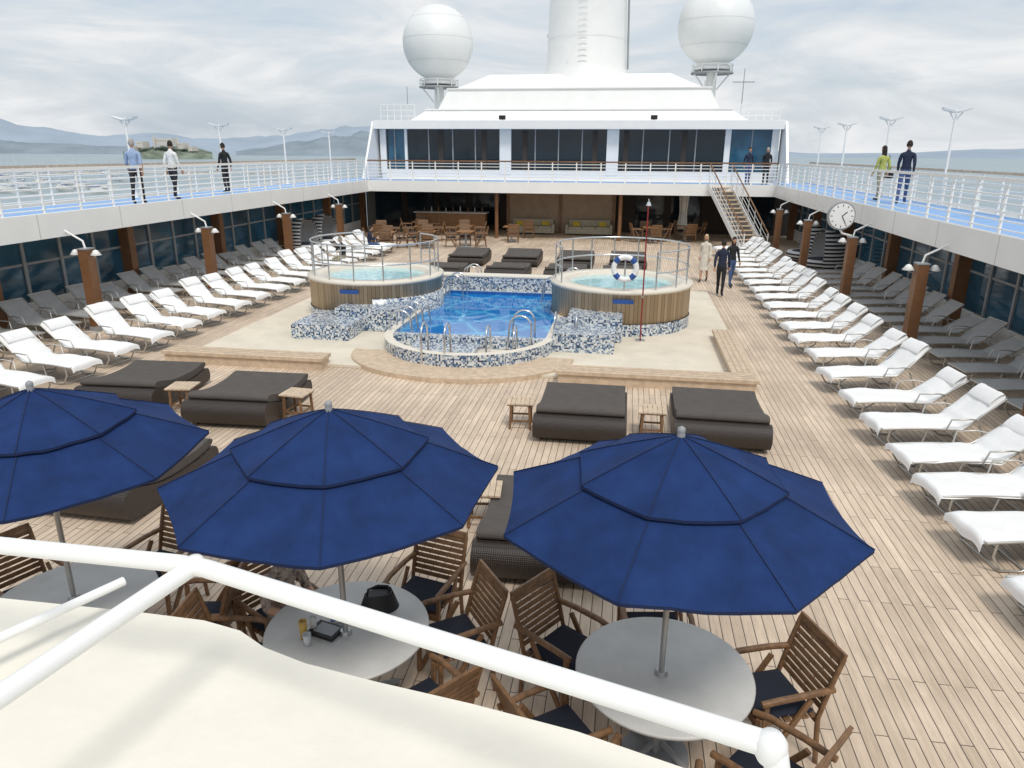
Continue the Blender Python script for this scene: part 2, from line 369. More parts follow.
for x,h in((-7.6,1.2),(7.2,1.4),(9.3,2.0),(-10.2,1.2)):
    b.cyl((x,45,6),(x,45,6.9+h),.03,.02,'grey',6)
b.box((9.3,45,8.2),(1.2,.05,.05),'grey')
b.obj('antenna_mast')

# ---------------------------------------------------------------- pool
def rect_arc(x,yb,yc,r,n=24):
    return [(x,yb),(x,yc)]+[(r*math.cos(R(-a)),yc+r*math.sin(R(-a))) for a in [180*i/n for i in range(1,n)]]+[(-x,yc),(-x,yb)]
b=MB(0); b.prism([(-6.3,14.0),(6.0,14.0),(6.0,24.2),(-6.3,24.2)],0.004,.06,'pad','pad'); b.obj('pool_surround')
b=MB(0)
out=[(2.5*math.cos(R(a)),15.2+1.9*math.sin(R(a))) for a in range(180,361,6)]
b.prism(out,.0,.10,'teak','teak'); b.obj('pool_step',(-.2,0,0),bevel=.01)
b=MB(0)
outer=rect_arc(2.0,21.6,16.1,2.0); inner=rect_arc(1.80,21.3,16.1,1.80)
n=len(outer); H=.36
for i in range(n):
    j=(i+1)%n
    (ax,ay),(bx_,by),(cx,cy),(dx,dy)=outer[i],outer[j],inner[j],inner[i]
    b.add([(ax,ay,.05),(bx_,by,.05),(bx_,by,H),(ax,ay,H)],[(0,1,2,3)],'mosaic')
    b.add([(ax,ay,H),(bx_,by,H),(cx,cy,H),(dx,dy,H)],[(0,1,2,3)],'cap' if not(abs(ay-by)<.01 and ay>20) else 'mosaic')
    b.add([(dx,dy,H),(cx,cy,H),(cx,cy,.07),(dx,dy,.07)],[(0,1,2,3)],'mosaic' if ay<16.2 else 'ptile')
b.add([(x,y,.08) for x,y in inner],[tuple(range(n))],'cap')
b.bx(-1.8,1.8,15.75,16.0,.09,.33,'mosaic')
b.bx(-1.2,.3,14.9,15.75,.09,.2,'mosaic')
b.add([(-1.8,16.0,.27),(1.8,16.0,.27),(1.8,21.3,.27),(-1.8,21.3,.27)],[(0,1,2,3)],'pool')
b.bx(-2.2,2.2,21.6,22.1,.06,.75,'mosaic'); b.bx(-2.25,2.25,21.58,22.12,.75,.79,'cap')
b.obj('swimming_pool',(-.2,0,0))
for s in(-1,1):
    b=MB(0)
    b.rev([(1.85,.05),(1.85,.36)],(0,0,0),'mosaic',64)
    b.rev([(1.80,.36),(1.83,.36),(1.83,1.10),(1.88,1.10),(1.88,1.18),(1.40,1.18),(1.38,.6)],(0,0,0),['cap','slat','cap','cap','cap','cap'],64)
    b.add([(1.39*math.cos(R(a)),1.39*math.sin(R(a)),1.08) for a in range(0,360,8)],[tuple(range(45))],'spa')
    if s<0:
        b.rev([(1.87,.05),(1.87,.74),(1.83,.75)],(0,0,0),'mosaic',24,-75,50)
        b.bx(-1.0,.45,-3.45,-1.75,.06,.42,'mosaic'); b.bx(-.3,1.5,-2.4,-1.2,.07,.62,'mosaic')
    else:
        b.bx(-1.45,-.05,-3.55,-1.75,.06,.48,'mosaic'); b.bx(-1.2,.1,-2.5,-1.4,.07,.66,'mosaic')
    lo,hi=(-60,210) if s>0 else (-240,60)
    for z in(1.6,2.1): b.tube(arc((0,0,z),1.74,lo,hi,48),.02,'steel')
    for i in range(13):
        a=R(lo+i*(hi-lo)/12); c=(1.74*math.cos(a),1.74*math.sin(a)); b.cyl((c[0],c[1],1.18),(c[0],c[1],2.1),.02,.02,'steel',8)
    b.box((.1*s,-1.87,.94),(.5,.03,.10),'ringb')
    b.obj('hot_tub',(3.2 if s>0 else -3.6,19.4,0))
def handrail(x,y,rz,w=.55,h=.85,name='pool_handrail'):
    b=MB(0)
    for o in(-w/2,w/2):
        b.tube([(0,o,0),(0,o,h*.6)]+[(.25-.25*math.cos(R(a)),o,h*.6+.25*math.sin(R(a))) for a in range(20,161,20)]+[(.5,o,h*.55),(.55,o,.05)],.022,'steel')
    b.obj(name,(x,y,.1),rz)
handrail(-2.1,16.2,R(0),.5); handrail(-2.0,16.9,0,.6,1.0); handrail(1.3,15.9,R(180),.6,.95); handrail(.7,14.9,R(90),.6,.7); handrail(-.6,14.2,R(90),.5,1.0)
handrail(-1.9,20.8,0,.5,1.0); handrail(1.5,20.6,R(180),.5,1.0); handrail(-1.9,23.2,R(0),.5); handrail(1.9,23,R(180),.5); handrail(2.0,16.3,R(90),.5,.8)
def bench(x0,x1,y0,y1):
    b=MB(0); b.bx(x0+.04,x1-.04,y0+.04,y1-.04,.0,.2,'teak'); b.bx(x0,x1,y0,y1,.2,.27,'teak')
    long=(x1-x0)>(y1-y0)
    for i in range(1,4):
        if long: y=y0+(y1-y0)*i/4; b.bx(x0+.02,x1-.02,y-.004,y+.004,.27,.272,'teakd')
        else: x=x0+(x1-x0)*i/4; b.bx(x-.004,x+.004,y0+.02,y1-.02,.27,.272,'teakd')
    b.obj('teak_bench')
bench(-6.5,-2.85,13.65,14.15); bench(2.05,5.95,13.65,14.15); bench(5.5,5.95,14.17,17.9)
b=MB(0)
b.tube(arc((0,0,0),.27,0,345,23,plane='XZ'),.065,'towel',10,closed=True)
for a in(45,135,225,315): b.tube(arc((0,0,0),.27,a-14,a+14,4,plane='XZ'),.069,'ringb',10)
b.cyl((0,.08,-.6),(0,.08,.35),.02,.02,'steel')
b.obj('life_ring',(3.3,17.55,1.75))
b=MB(0); b.cyl((0,0,0),(0,0,3.3),.018,.015,'red'); b.tube([(0,0,3.25),(0,-.12,3.35),(0,-.3,3.3)],.012,'steel'); b.cyl((0,-.3,3.22),(0,-.3,3.3),.06,.03,'steel'); b.cyl((0,0,0),(0,0,.04),.12,.12,'steel',20); b.cyl((0,-.06,1.1),(0,.06,1.1),.03,.03,'steel')
b.obj('shower_pole',(3.75,17.2,.05))

# ---------------------------------------------------------------- daybeds
b=MB(0)
def smooth(pts,it=2):
    for _ in range(it):
        o=[]
        for i in range(len(pts)):
            a,c=pts[i],pts[(i+1)%len(pts)]; o+=[(a[0]*.75+c[0]*.25,a[1]*.75+c[1]*.25),(a[0]*.25+c[0]*.75,a[1]*.25+c[1]*.75)]
        pts=o
    return pts
prof=smooth([(-.86,.04),(-.97,.12),(-1.02,.28),(-.95,.42),(-.83,.46),(-.70,.42),(-.2,.27),(.5,.27),(.85,.33),(.96,.30),(.99,.12),(.9,.04)])
b.ext(prof,-.73,.73,'wicker',False)
cp=smooth([(-.80,.45),(-.66,.42),(-.2,.28),(.5,.28),(.88,.34),(.92,.42),(.84,.46),(.5,.40),(-.2,.42),(-.62,.54),(-.78,.55)],2)
b.ext(cp,-.70,.70,'cush')
for x in(-.6,.6):
    for y in(-.75,.8): b.cyl((x,y,0),(x,y,.07),.03,.03,'black')
db=b.obj('wicker_daybed',(-5.4,11.55,0),R(3),bevel=.02)
for (x,y,a) in((-3.12,11.2,2),(-3.2,8.0,-2),(2.72,11.5,0),(4.93,11.6,-1),(2.55,7.5,2),(-5.6,7.7,3),(-3.2,25.6,0),(-.9,26,0),(1.2,26.1,0),(3.2,26,0),(-3.1,29.5,180),(-.9,29.6,180),(1.3,29.4,180),(3.4,29.5,180)): inst(db,(x,y,0),R(a))
b=MB(0)
for i in range(6): b.box((-.19+i*.076,0,.45),(.068,.44,.022),'teak')
for y in(-.17,.17): b.box((0,y,.425),(.42,.04,.025),'teakd')
for s in(-1,1):
    for y in(-.18,.18): b.beam((-.17*s,y,0),(-.15*s,y,.42),.028,.04,'teakd')
    b.box((s*.16,0,.15),(.02,.36,.03),'teakd')
b.box((0,-.18,.15),(.32,.02,.03),'teakd'); b.box((0,.18,.15),(.32,.02,.03),'teakd')
st=b.obj('teak_side_table',(-4.28,11.0,0),R(8))
for x,y,a in((-2.15,11.0,-5),(1.70,11.25,4),(3.86,11.2,0),(1.72,7.9,6)): inst(st,(x,y,0),R(a))

# ---------------------------------------------------------------- loungers (foot at x=0, head towards +x)
def prof_l(t,z0=.36,hz=.80):
    u=t*1.9
    if u<1.2: return u,z0+.02*math.sin(u*2.6)
    k=(u-1.2)/.7; return 1.2+k*.58,z0+k*(hz-z0)
def lounger_mesh(kind,seed=0,hz=.82):
    rnd=random.Random(seed); b=MB(0)
    sk='slingb' if kind=='towel' else 'sling'
    for v in(-.34,.34):
        b.tube([(prof_l(t,hz=hz)[0],v,prof_l(t,hz=hz)[1]) for t in [i/14 for i in range(15)]],.017,'frame',6)
        b.tube([(.12,v*1.02,.35),(.10,v*1.04,.2),(.22,v*1.04,.03),(.45,v*1.04,.015),(.62,v*1.04,.12),(.68,v*1.02,.35)],.015,'frame',6)
        b.tube([(1.1,v*1.02,.35),(1.12,v*1.04,.15),(1.28,v*1.04,.02),(1.5,v*1.04,.02),(1.58,v*1.04,.2),(1.45,v*1.02,.45)],.015,'frame',6)
        b.tube([(1.5,v,.52),(1.3,v*1.12,.56),(1.0,v*1.12,.55),(.95,v*1.05,.36)],.013,'frame',6)
    for t in(0,1): x,z=prof_l(t,hz=hz); b.cyl((x,-.34,z),(x,.34,z),.017,.017,'frame',6)
    for x in(.2,.5,1.2,1.45): b.cyl((x,-.34,.03 if x!=.5 else .02),(x,.34,.03),.012,.012,'frame',6)
    b.grid(lambda u,v:(prof_l(v,hz=hz)[0],-.33+.66*u,prof_l(v,hz=hz)[1]-.012*math.sin(u*math.pi)),4,20,sk)
    if kind=='towel':
        off=rnd.uniform(-.02,.02); ph=rnd.uniform(0,6)
        def tw(u,v,top=1):
            if v<.06:
                x,z=-.03-.02*(.06-v)/.06, prof_l(0)[1]+.03-(.06-v)/.06*(.14+.02*math.sin(u*5+ph))
            else:
                x,z=prof_l((v-.06)/.94,hz=hz)
            e=abs(u-.5)*2; z+=.05-.055*e**6
            z+=.006*math.sin(u*9+ph+v*7)+.007*math.sin(v*23+ph*2)+.016*noise.noise((u*4+ph,v*9,ph))
            if .70<v<.74: z+=.012
            return (x,off-.35+.70*u+.010*math.sin(v*17+ph),z)
        b.grid(tw,14,44,'towel')
        x,z=prof_l(.93,hz=hz)
        b.grid(lambda u,v:(x+(.13*math.cos(2*math.pi*v))*.8+.0,-.29+.58*u,z+.06+.045*math.sin(2*math.pi*v)+.09*math.cos(2*math.pi*v)),8,12,'towel')
    return b
RA=9
RY=[5.35,6.62,7.96,9.09,10.13,11.32,12.66,14.05,15.53]
while RY[-1]<32.5: RY.append(RY[-1]+1.28)
TOW=[lounger_mesh('towel',i,.78+.05*(i%4)).obj('sun_lounger',(7.3,RY[i]+.05,0),R(RA+random.uniform(-2,2))) for i in range(5)]
for k in range(5,len(RY)):
    inst(TOW[random.randrange(5)],(7.3+random.uniform(-.05,.05),RY[k]+.1+random.uniform(-.05,.05),0),R(RA+random.uniform(-3,3)))
for k in range(0,20):
    inst(TOW[random.randrange(5)],(-7.15+random.uniform(-.05,.05),8.5+1.22*k+random.uniform(-.05,.05),0),R(180-RA+random.uniform(-3,3)))
SL=lounger_mesh('plain',0,.85).obj('sun_lounger',(9.85,6,0))
SL2=lounger_mesh('plain',1,.70).obj('sun_lounger',(9.85,7.12,0),R(6))
for k in range(2,20):
    inst(random.choice((SL,SL,SL2)),(9.9+random.uniform(-.06,.06),6+1.12*k,0),R(6+random.uniform(-3,3)))
for k in range(0,19):
    inst(random.choice((SL,SL,SL2)),(-9.9+random.uniform(-.06,.06),8.4+1.12*k,0),R(174+random.uniform(-3,3)))
def pod(x,y,rz):
    b=MB(0)
    b.rev([(.0,.12),(.8,.12),(.85,.3),(.82,.42),(0,.46)],(0,0,0),'stripe',28)
    b.rev([(.88,.1),(.98,.5),(.95,.95),(.75,1.3),(.4,1.5),(0,1.55)],(0,0,0),'stripe',28,-10,190)
    b.rev([(.82,.1),(.92,.5),(.89,.95),(.69,1.25),(.37,1.44),(0,1.49)],(0,0,0),'sling',28,-10,190)
    b.obj('striped_daybed_pod',(x,y,0),rz)
pod(-10.9,30.9,R(90)); pod(-10.9,33.2,R(90)); pod(11.0,30.4,R(-90)); pod(11.0,32.8,R(-90))

# ---------------------------------------------------------------- wood posts with lanterns
for s,ys in((-1,(10.8,16.1,21.5,27.1,32.5)),(1,(12,17.5,22.9,28.6,34))):
    for i,y in enumerate(ys):
        b=MB(0)
        b.bx(-.12,.12,-.14,.14,0,2.05,'col'); b.bx(-.14,.14,-.16,.16,0,.12,'grey'); b.bx(-.13,.13,-.15,.15,2.05,2.08,'grey')
        b.tube([(0,0,2.05),(s*.04,0,2.25),(s*.55,0,UZ-.35)],.026,'white')
        for t in(-1,1):
            b.tube([(t*.12,-.02,1.85),(t*.25,-.02,1.88),(t*.28,-.02,2.0)],.013,'steel',6)
            b.rev([(.05,2.03),(.13,1.92),(.125,1.915),(.04,2.01)],(t*.28,-.02,0),'white',20)
            b.rev([(0,2.05),(.05,2.03)],(t*.28,-.02,0),'white',20)
        b.obj('lantern_post',(s*9.9,y,0),bevel=0)
b=MB(0)
b.cyl((0,.05,0),(0,-.05,0),.40,.40,'grey',40); b.cyl((0,-.05,0),(0,-.062,0),.36,.36,'towel',40)
for i in range(12):
    a=R(30*i); b.box((.3*math.sin(a),-.066,.3*math.cos(a)),(.02,.006,.055),'black',Matrix.Rotation(a,3,'Y'))
for a,l,w in((50,.18,.025),(150,.25,.018)): 
    a=R(a); b.box((l/2*math.sin(a),-.07,l/2*math.cos(a)),(w,.006,l),'black',Matrix.Rotation(a,3,'Y'))
b.tube([(0,0,-.36),(0.1,0,-.5),(.42,.1,-.58)],.03,'white')
b.obj('deck_clock',(9.45,22.75,2.68),R(8))

# ---------------------------------------------------------------- deck lamps
b=MB(0)
b.cyl((0,0,0),(0,0,2.3),.045,.035,'white'); b.cyl((0,0,0),(0,0,.15),.09,.06,'white')
for s in(-1,1): b.tube([(0,0,2.2),(s*.1,0,2.32),(s*.18,0,2.42)],.02,'white',6); b.add([(s*.03,-.14,2.44),(s*.4,-.14,2.54),(s*.4,.14,2.54),(s*.03,.14,2.44),(s*.06,-.12,2.40),(s*.36,-.12,2.47),(s*.36,.12,2.47),(s*.06,.12,2.40)],[(0,1,2,3),(4,7,6,5),(0,4,5,1),(2,6,7,3),(1,5,6,2),(0,3,7,4)],'white')
b.cyl((0,0,2.3),(0,0,2.5),.03,.02,'white')
lp=b.obj('deck_lamp',(-12.85,22.4,UZ))
for x,y in((-12.85,28.0),(-12.85,33.6),(-12.85,39),(-12.85,16.6)): inst(lp,(x,y,UZ),R(10))
for x,y in((12.85,24.8),(12.85,30.6),(12.85,36.4),(12.85,41),(12.85,19)): inst(lp,(x,y,UZ),R(-5),(1,1,1.13))

# ---------------------------------------------------------------- staircase
b=MB(0)
top=Vector((7.7,38,UZ)); bot=Vector((9.0,33.9,0)); d=(bot-top); h=Vector((d.x,d.y,0)); L=h.length; h.normalize(); side=Vector((h.y,-h.x,0))*-1
ns=16; rot=Matrix((( -side.x,h.x,0),(-side.y,h.y,0),(0,0,1)))
for i in range(ns):
    t=(i+.5)/ns; p=top+d*t; b.box((p.x,p.y,p.z-.0),(1.05,.27,.04),'teak',rot); b.box((p.x,p.y,p.z-.09),(1.02,.02,.14),'grey',rot)
for s in(-1,1):
    o=side*s*.56; b.beam(top+o+Vector((0,0,-.05)),bot+o+Vector((0,0,.05)),.05,.25,'white')
    for z,r in((.75,.014),(.5,.014),(.28,.014)): b.cyl(top+o+Vector((0,0,z)),bot+o+Vector((0,0,z)),r,r,'white',8)
    b.cyl(bot+o+Vector((0,0,1)),bot+o,.025,.025,'white'); 
    for i in range(7):
        p=top+d*(i/6)+o; b.cyl(p,p+Vector((0,0,1)),.018,.018,'white',6)
    b.cyl(top+o+Vector((0,0,1.0)),bot+o+Vector((0,0,1.0)),.032,.032,'teakd',8)
b.obj('deck_staircase')

# ---------------------------------------------------------------- umbrellas
def umbrella(x,y,rz,top=2.60,rim=2.12,r=1.22,seed=0):
    b=MB(0)
    def pt(a,rr,zf,sag):
        i=int(a)%8; f=a-int(a); a0=R(22.5+45*i); a1=R(22.5+45*(i+1))
        px=(1-f)*math.cos(a0)+f*math.cos(a1); py=(1-f)*math.sin(a0)+f*math.sin(a1)
        e=4*f*(1-f); w=.014*noise.noise((px*rr*4+seed*9,py*rr*4,1.7))+.006*noise.noise((px*rr*12+seed*9,py*rr*12,4.7))
        return (px*rr*(1-.018*e*(rr/r)),py*rr*(1-.018*e*(rr/r)),zf-sag*e*(rr/r)+w*e)
    def prof(rr): return top-(top-rim)*(rr/r)**1.12
    n=8*10
    def lay(r0,r1,dz,steps):
        b.grid(lambda u,v:pt(u*7.9999,r0+(r1-r0)*v,prof(r0+(r1-r0)*v)+dz,.030),n,steps,'navy')
    lay(.02,.70,.04,10); lay(.58,r,0,12)
    b.grid(lambda u,v:pt(u*7.9999,r*.999,prof(r)-.022*v,.030),n,1,'navyseam',)
    b.grid(lambda u,v:pt(u*7.9999,.70,prof(.70)+.042-.02*v,.030),n,1,'navyseam',)
    for i in range(8):
        for r0,r1,dz in((.02,.70,.044),(.58,r,.004)):
            b.tube([pt(i,r0+(r1-r0)*k/6,prof(r0+(r1-r0)*k/6)+dz,0) for k in range(7)],.004,'navyseam',4)
        b.tube([pt(i,.05,prof(.05)-.03,0),pt(i,r*.97,prof(r)-.02,0)],.012,'pole',5)
        b.tube([(0,0,rim-.15),pt(i,.6,prof(.6)-.03,0)],.009,'pole',5)
    b.cyl((0,0,.05),(0,0,top),.022,.022,'pole',14); b.cyl((0,0,top),(0,0,top+.06),.030,.026,'grey'); b.rev([(0,.11),(.024,.095),(.028,.075),(.018,.04)],(0,0,top),'grey',12)
    b.cyl((0,0,rim-.2),(0,0,rim-.08),.04,.04,'black'); b.cyl((0,0,0),(0,0,.05),.26,.25,'grey',24); b.cyl((0,0,.05),(0,0,.3),.032,.032,'grey')
    b.cyl((0,0,.762),(0,0,.80),.05,.04,'pole',20)
    b.obj('patio_umbrella',(x,y,0),rz)
umbrella(-1.18,4.63,R(8),2.60,seed=1); umbrella(1.27,4.56,R(-4),2.61,seed=2); umbrella(3.72,4.5,R(5),seed=3)
def table(x,y):
    b=MB(0); b.rev([(0,.725),(.62,.725),(.65,.735),(.65,.755),(.64,.762),(0,.762)],(0,0,0),'table',64)
    b.cyl((0,0,.05),(0,0,.725),.045,.045,'grey',16)
    for i in range(4):
        a=R(45+90*i); b.tube([(0.04*math.cos(a),.04*math.sin(a),.12),(.3*math.cos(a),.3*math.sin(a),.06),(.42*math.cos(a),.42*math.sin(a),.02)],.025,'grey'); b.cyl((0,0,.66),(.4*math.cos(a),.4*math.sin(a),.715),.015,.015,'grey',6)
    b.obj('round_table',(x,y,0))
TX=[(-1.18,4.63),(1.25,4.65),(3.74,4.54)]
for q in TX: table(*q)
b=MB(0)
for s in(-1,1):
    x=s*.26
    b.beam((x,.24,0),(x,-.14,.60),.025,.045,'teakd'); b.beam((x,.22,.62),(x,.24,.0),.03,.04,'teakd')
    b.tube([(x,-.26,0),(x,-.22,.42),(x,-.29,.7),(x,-.36,.92)],.021,'teakd',6)
    b.tube([(x,-.32,.66),(x*1.06,-.1,.665),(x*1.08,.15,.66),(x*1.04,.27,.64)],.026,'teakd',8)
for i in range(7): b.box((0,-.2+i*.072,.43),(.5,.055,.018),'teakd')
for y in(-.22,.24): b.box((0,y,.40),(.5,.03,.05),'teakd')
for i in range(8):
    z=.50+i*.054; y=-.235-(z-.45)*.26
    b.box((0,y,z),(.49,.014,.043),'teakd',Matrix.Rotation(R(15),3,'X'))
b.box((0,-.362,.93),(.54,.028,.06),'teakd',Matrix.Rotation(R(15),3,'X'))
def cushion(b,k='navyc'):
    def c(u,v,sg):
        x=-.235+.47*u; y=-.20+.45*v; e=(1-(2*u-1)**6)*(1-(2*v-1)**6); return (x,y,.47+sg*.03*e)
    b.grid(lambda u,v:c(u,v,1),10,10,k); b.grid(lambda u,v:c(1-u,v,-1),10,10,k)
cushion(b)
CH=b.obj('teak_armchair',(0,0,0),bevel=.004)
def chairs(cx,cy,lst):
    for a,r in lst:
        x=cx+r*math.cos(R(a)); y=cy+r*math.sin(R(a)); inst(CH,(x,y,0),R(a+90+random.uniform(-10,10)))
chairs(*TX[1],[(152,.95),(70,1.05),(28,.88),(-32,.88),(192,.95)])
chairs(*TX[2],[(146,.93),(92,.93),(16,.88),(-40,.88),(212,.88),(262,.90)])
chairs(*TX[0],[(86,1.05),(155,.95),(18,1.0),(-60,.95)])
CH.location=(-1.9,38.9,0)
def sqtable(x,y):
    b=MB(0); b.box((0,0,.74),(.8,.8,.04),'colw'); b.cyl((0,0,.03),(0,0,.72),.05,.05,'grey'); b.box((0,0,.02),(.45,.45,.03),'grey'); b.obj('dining_table',(x,y,0),bevel=.008)
for x,y in((-8.0,33.4),(-6.2,34.2),(-4.4,34.6),(-9.2,36),(-7.1,36.6),(-5,37.2),(-2.6,37.4),(-7.9,39),(4.5,38.5),(6.3,39.4)):
    sqtable(x,y)
    for a in(0,90,180,270):
        if random.random()<.85: inst(CH,(x+.72*math.cos(R(a+15)),y+.72*math.sin(R(a+15)),0),R(a+105))
# ---------------------------------------------------------------- table items
def glass_item(x,y,h,col,r=.033):
    k='g'+str(h); M[k]=mat('drink',col,.1); b=MB(0); b.rev([(0,0),(r*.8,0),(r,h),(r*.9,h),(r*.9,h*.9),(0,h*.9)],(0,0,0),k,20); b.obj('drinking_glass',(x,y,.763))
glass_item(.97,4.45,.16,(.55,.35,.08)); glass_item(1.03,4.38,.10,(.6,.62,.62)); glass_item(1.0,4.56,.12,(.6,.60,.58))
b=MB(0); b.box((0,0,.015),(.24,.17,.03),'black'); b.box((0.01,0,.033),(.18,.12,.006),'grey'); b.obj('tablet_case',(1.11,4.55,.763),R(-15),bevel=.006)
b=MB(0); b.box((0,0,.012),(.15,.21,.02),'towel'); b.box((0,0,.024),(.15,.21,.004),'ringb'); b.obj('paperback_book',(1.14,4.78,.763),R(20))
b=MB(0); b.grid(lambda u,v:((.17-.05*v)*math.cos(2*math.pi*u),(.11-.03*v)*math.sin(2*math.pi*u),.15*v+.02*math.sin(11*u)*v),20,5,'black'); b.add([(.12*math.cos(R(a)),.08*math.sin(R(a)),.145) for a in range(0,360,30)],[tuple(range(12))],'black'); b.tube([(-.1,0,.12),(-.08,0,.2),(0,0,.22),(.08,0,.2),(.1,0,.12)],.01,'black',6); b.obj('black_handbag',(1.42,4.92,.763),R(30))

# ---------------------------------------------------------------- foreground canopy roof + rail
b=MB(0)
zc=3.16
edge=[(-3,1.55),(1.5,1.545),(2.0,1.55),(2.2,1.545),(2.32,1.52),(2.42,1.465),(2.55,1.425),(2.75,1.39),(3.0,1.355),(3.25,1.31),(3.5,1.24),(3.75,1.13),(3.95,.92),(4.0,.5),(4.0,-2),(-3,-2)]
b.prism(edge,zc-.03,zc,'cream','tan')
e2=[(x*1.002-.005,y+.012) for x,y in edge]
b.prism(e2,zc-.06,zc-.032,'tan','tan')
b.obj('canopy_roof',bevel=.006)
b=MB(0)
Az=Vector((1.0,1.24,3.55)); J=Vector((2.42,1.233,3.55)); Bp=Vector((3.55,.92,3.55)); rr=.0195
b.tube([Az,J-Vector((.04,0,0)),J+Vector((.03,-.008,0)),Bp],rr,'white',16); b.tube([Bp,Bp+Vector((.012,-.01,-.01)),Bp+Vector((.02,-.015,-.05)),Bp+Vector((.02,-.02,-.42))],rr,'white',16)
b.rev([(.0,.026),(.016,.022),(.024,.01),(.025,-.01),(.018,-.024)],(Bp.x+.005,Bp.y-.005,Bp.z),'white',20)
b.tube([J,(2.2,.23,3.55)],rr,'white',16)
b.rev([(.0,.024),(.015,.019),(.022,.008),(.022,-.008),(.015,-.019),(0,-.024)],J,'white',20)
b.tube([(1.7,1.04,3.25),(1.96,1.56,3.25)],.013,'white',12)
b.cyl(Az,(Az.x,Az.y,3.1),.02,.02,'white')
b.obj('white_handrail')

# ---------------------------------------------------------------- people
SK=mat('skin',(.52,.30,.20),.6); M['skin']=SK
def cm(name,col): 
    if name not in M: M[name]=mat(name,col,.85,var=.15,scale=10)
    return name
def person(loc,rz,top,bottom,hair,h=1.74,pose='walk',skirt=None,longhair=False,sleeve=True,shoe='black',stride=.16,arms=.1,headturn=0,bag=None):
    S=h/1.75
    J={}; rad={}
    def j(n,p,r): J[n]=Vector(p)*S; rad[n]=r*S
    if pose in('walk','stand'):
        st=stride if pose=='walk' else .03
        j('pel',(0,0,.95),.125); j('sp',(0,.01,1.12),.115); j('ch',(0,.01,1.30),.135); j('nk',(0,.0,1.47),.058); j('hd',(0,.015,1.56),.05)
        for s,n in((-1,'L'),(1,'R')):
            f=st*s
            j('hip'+n,(s*.085,0,.88),.09); j('kn'+n,(s*.09,f*.6+.03,.49),.058); j('an'+n,(s*.09,f-(.05 if s<0 and pose=='walk' else 0),.09+(.04 if f<-.1 else 0)),.042); j('to'+n,(s*.10,f+.16,.035),.036)
            g=-arms*s
            j('sh'+n,(s*.165,0,1.40),.062); j('el'+n,(s*.205,g*.6-.02,1.13),.045); j('wr'+n,(s*.205,g+.06,.90),.03)
    else:
        j('pel',(0,0,.56),.13); j('sp',(0,.0,.72),.12); j('ch',(0,.04,.92),.135); j('nk',(0,.06,1.09),.058); j('hd',(0,.09,1.17),.05)
        for s,n in((-1,'L'),(1,'R')):
            j('hip'+n,(s*.09,.06,.55),.09); j('kn'+n,(s*.11,.44,.54),.06); j('an'+n,(s*.11,.42,.12),.042); j('to'+n,(s*.12,.6,.035),.036)
            j('sh'+n,(s*.17,.04,1.03),.062); j('el'+n,(s*.22,.12,.78),.045); j('wr'+n,(s*.14,.36,.80),.03)
    names=list(J); E=[('pel','sp'),('sp','ch'),('ch','nk'),('nk','hd')]
    for n in'LR': E+=[('pel','hip'+n),('hip'+n,'kn'+n),('kn'+n,'an'+n),('an'+n,'to'+n),('ch','sh'+n),('sh'+n,'el'+n),('el'+n,'wr'+n)]
    me=bpy.data.meshes.new('t'); me.from_pydata([J[n] for n in names],[(names.index(a),names.index(c)) for a,c in E],[])
    o=bpy.data.objects.new('t',me); link(o); o.modifiers.new('k','SKIN')
    for i,n in enumerate(names):
        sv=me.skin_vertices[0].data[i]; sv.radius=(rad[n],rad[n]*(.82 if n in('pel','sp','ch') else 1)); sv.use_root=(n=='pel')
    sb=o.modifiers.new('s','SUBSURF'); sb.levels=2; sb.render_levels=2
    dg=bpy.context.evaluated_depsgraph_get(); ev=o.evaluated_get(dg).to_mesh()
    b=MB(0)
    vs=[v.co.copy() for v in ev.vertices]; fs=[tuple(p.vertices) for p in ev.polygons]; ks=[]
    vs=[v+Vector((1,1,0))*(.006*noise.noise(v*14)) if v.z<1.45*S else v for v in vs]
    lab={}
    for a,c in E:
        k=top
        if c.startswith(('hip','kn')): k=bottom
        if c.startswith('an'): k=bottom if not skirt else 'skin'
        if c.startswith('to'): k=shoe
        if c=='hd': k='skin'
        if c.startswith('wr'): k=top if sleeve else 'skin'
        lab[(a,c)]=k
    for p in ev.polygons:
        c=p.center; best=9;bk=top
        for (a,d_) in E:
            A_=J[a];B_=J[d_]; ab=B_-A_; t=max(0,min(1,(c-A_).dot(ab)/ab.length_squared)); q=(A_+ab*t-c).length/( .5*(rad[a]+rad[d_]))
            if q<best: best=q; bk=lab[(a,d_)]
        if pose!='sit' and bk==top and c.z<.97*S and abs(c.x)<.15*S: bk=bottom
        ks.append(bk)
    b.add(vs,fs,ks,True)
    bpy.data.objects.remove(o)
    hc=J['hd']+Vector((0,.015,.085))*S
    HM=Matrix.Translation(hc)@Matrix.Rotation(headturn,4,'Z')
    def hp(u,v,sc=1,dz=0):
        th=math.pi*v; ph=2*math.pi*u; x=math.sin(th)*math.cos(ph); y=math.sin(th)*math.sin(ph); z=math.cos(th)
        r=Vector((x*.074,y*.092,z*.118+dz))
        if z<0: r.x*=1-.28*(-z)**1.5; 
        if sc==1 and y>.8:
            r.y+=.022*math.exp(-((x/.16)**2+((z+.12)/.22)**2))
            r.y-=.008*math.exp(-(((abs(x)-.35)/.18)**2+((z-.12)/.15)**2))
            r.y+=.006*math.exp(-((x/.3)**2+((z+.5)/.1)**2))
        return r*sc*S
    b.T=HM
    b.grid(lambda u,v:hp(u,v),24,18,'skin')
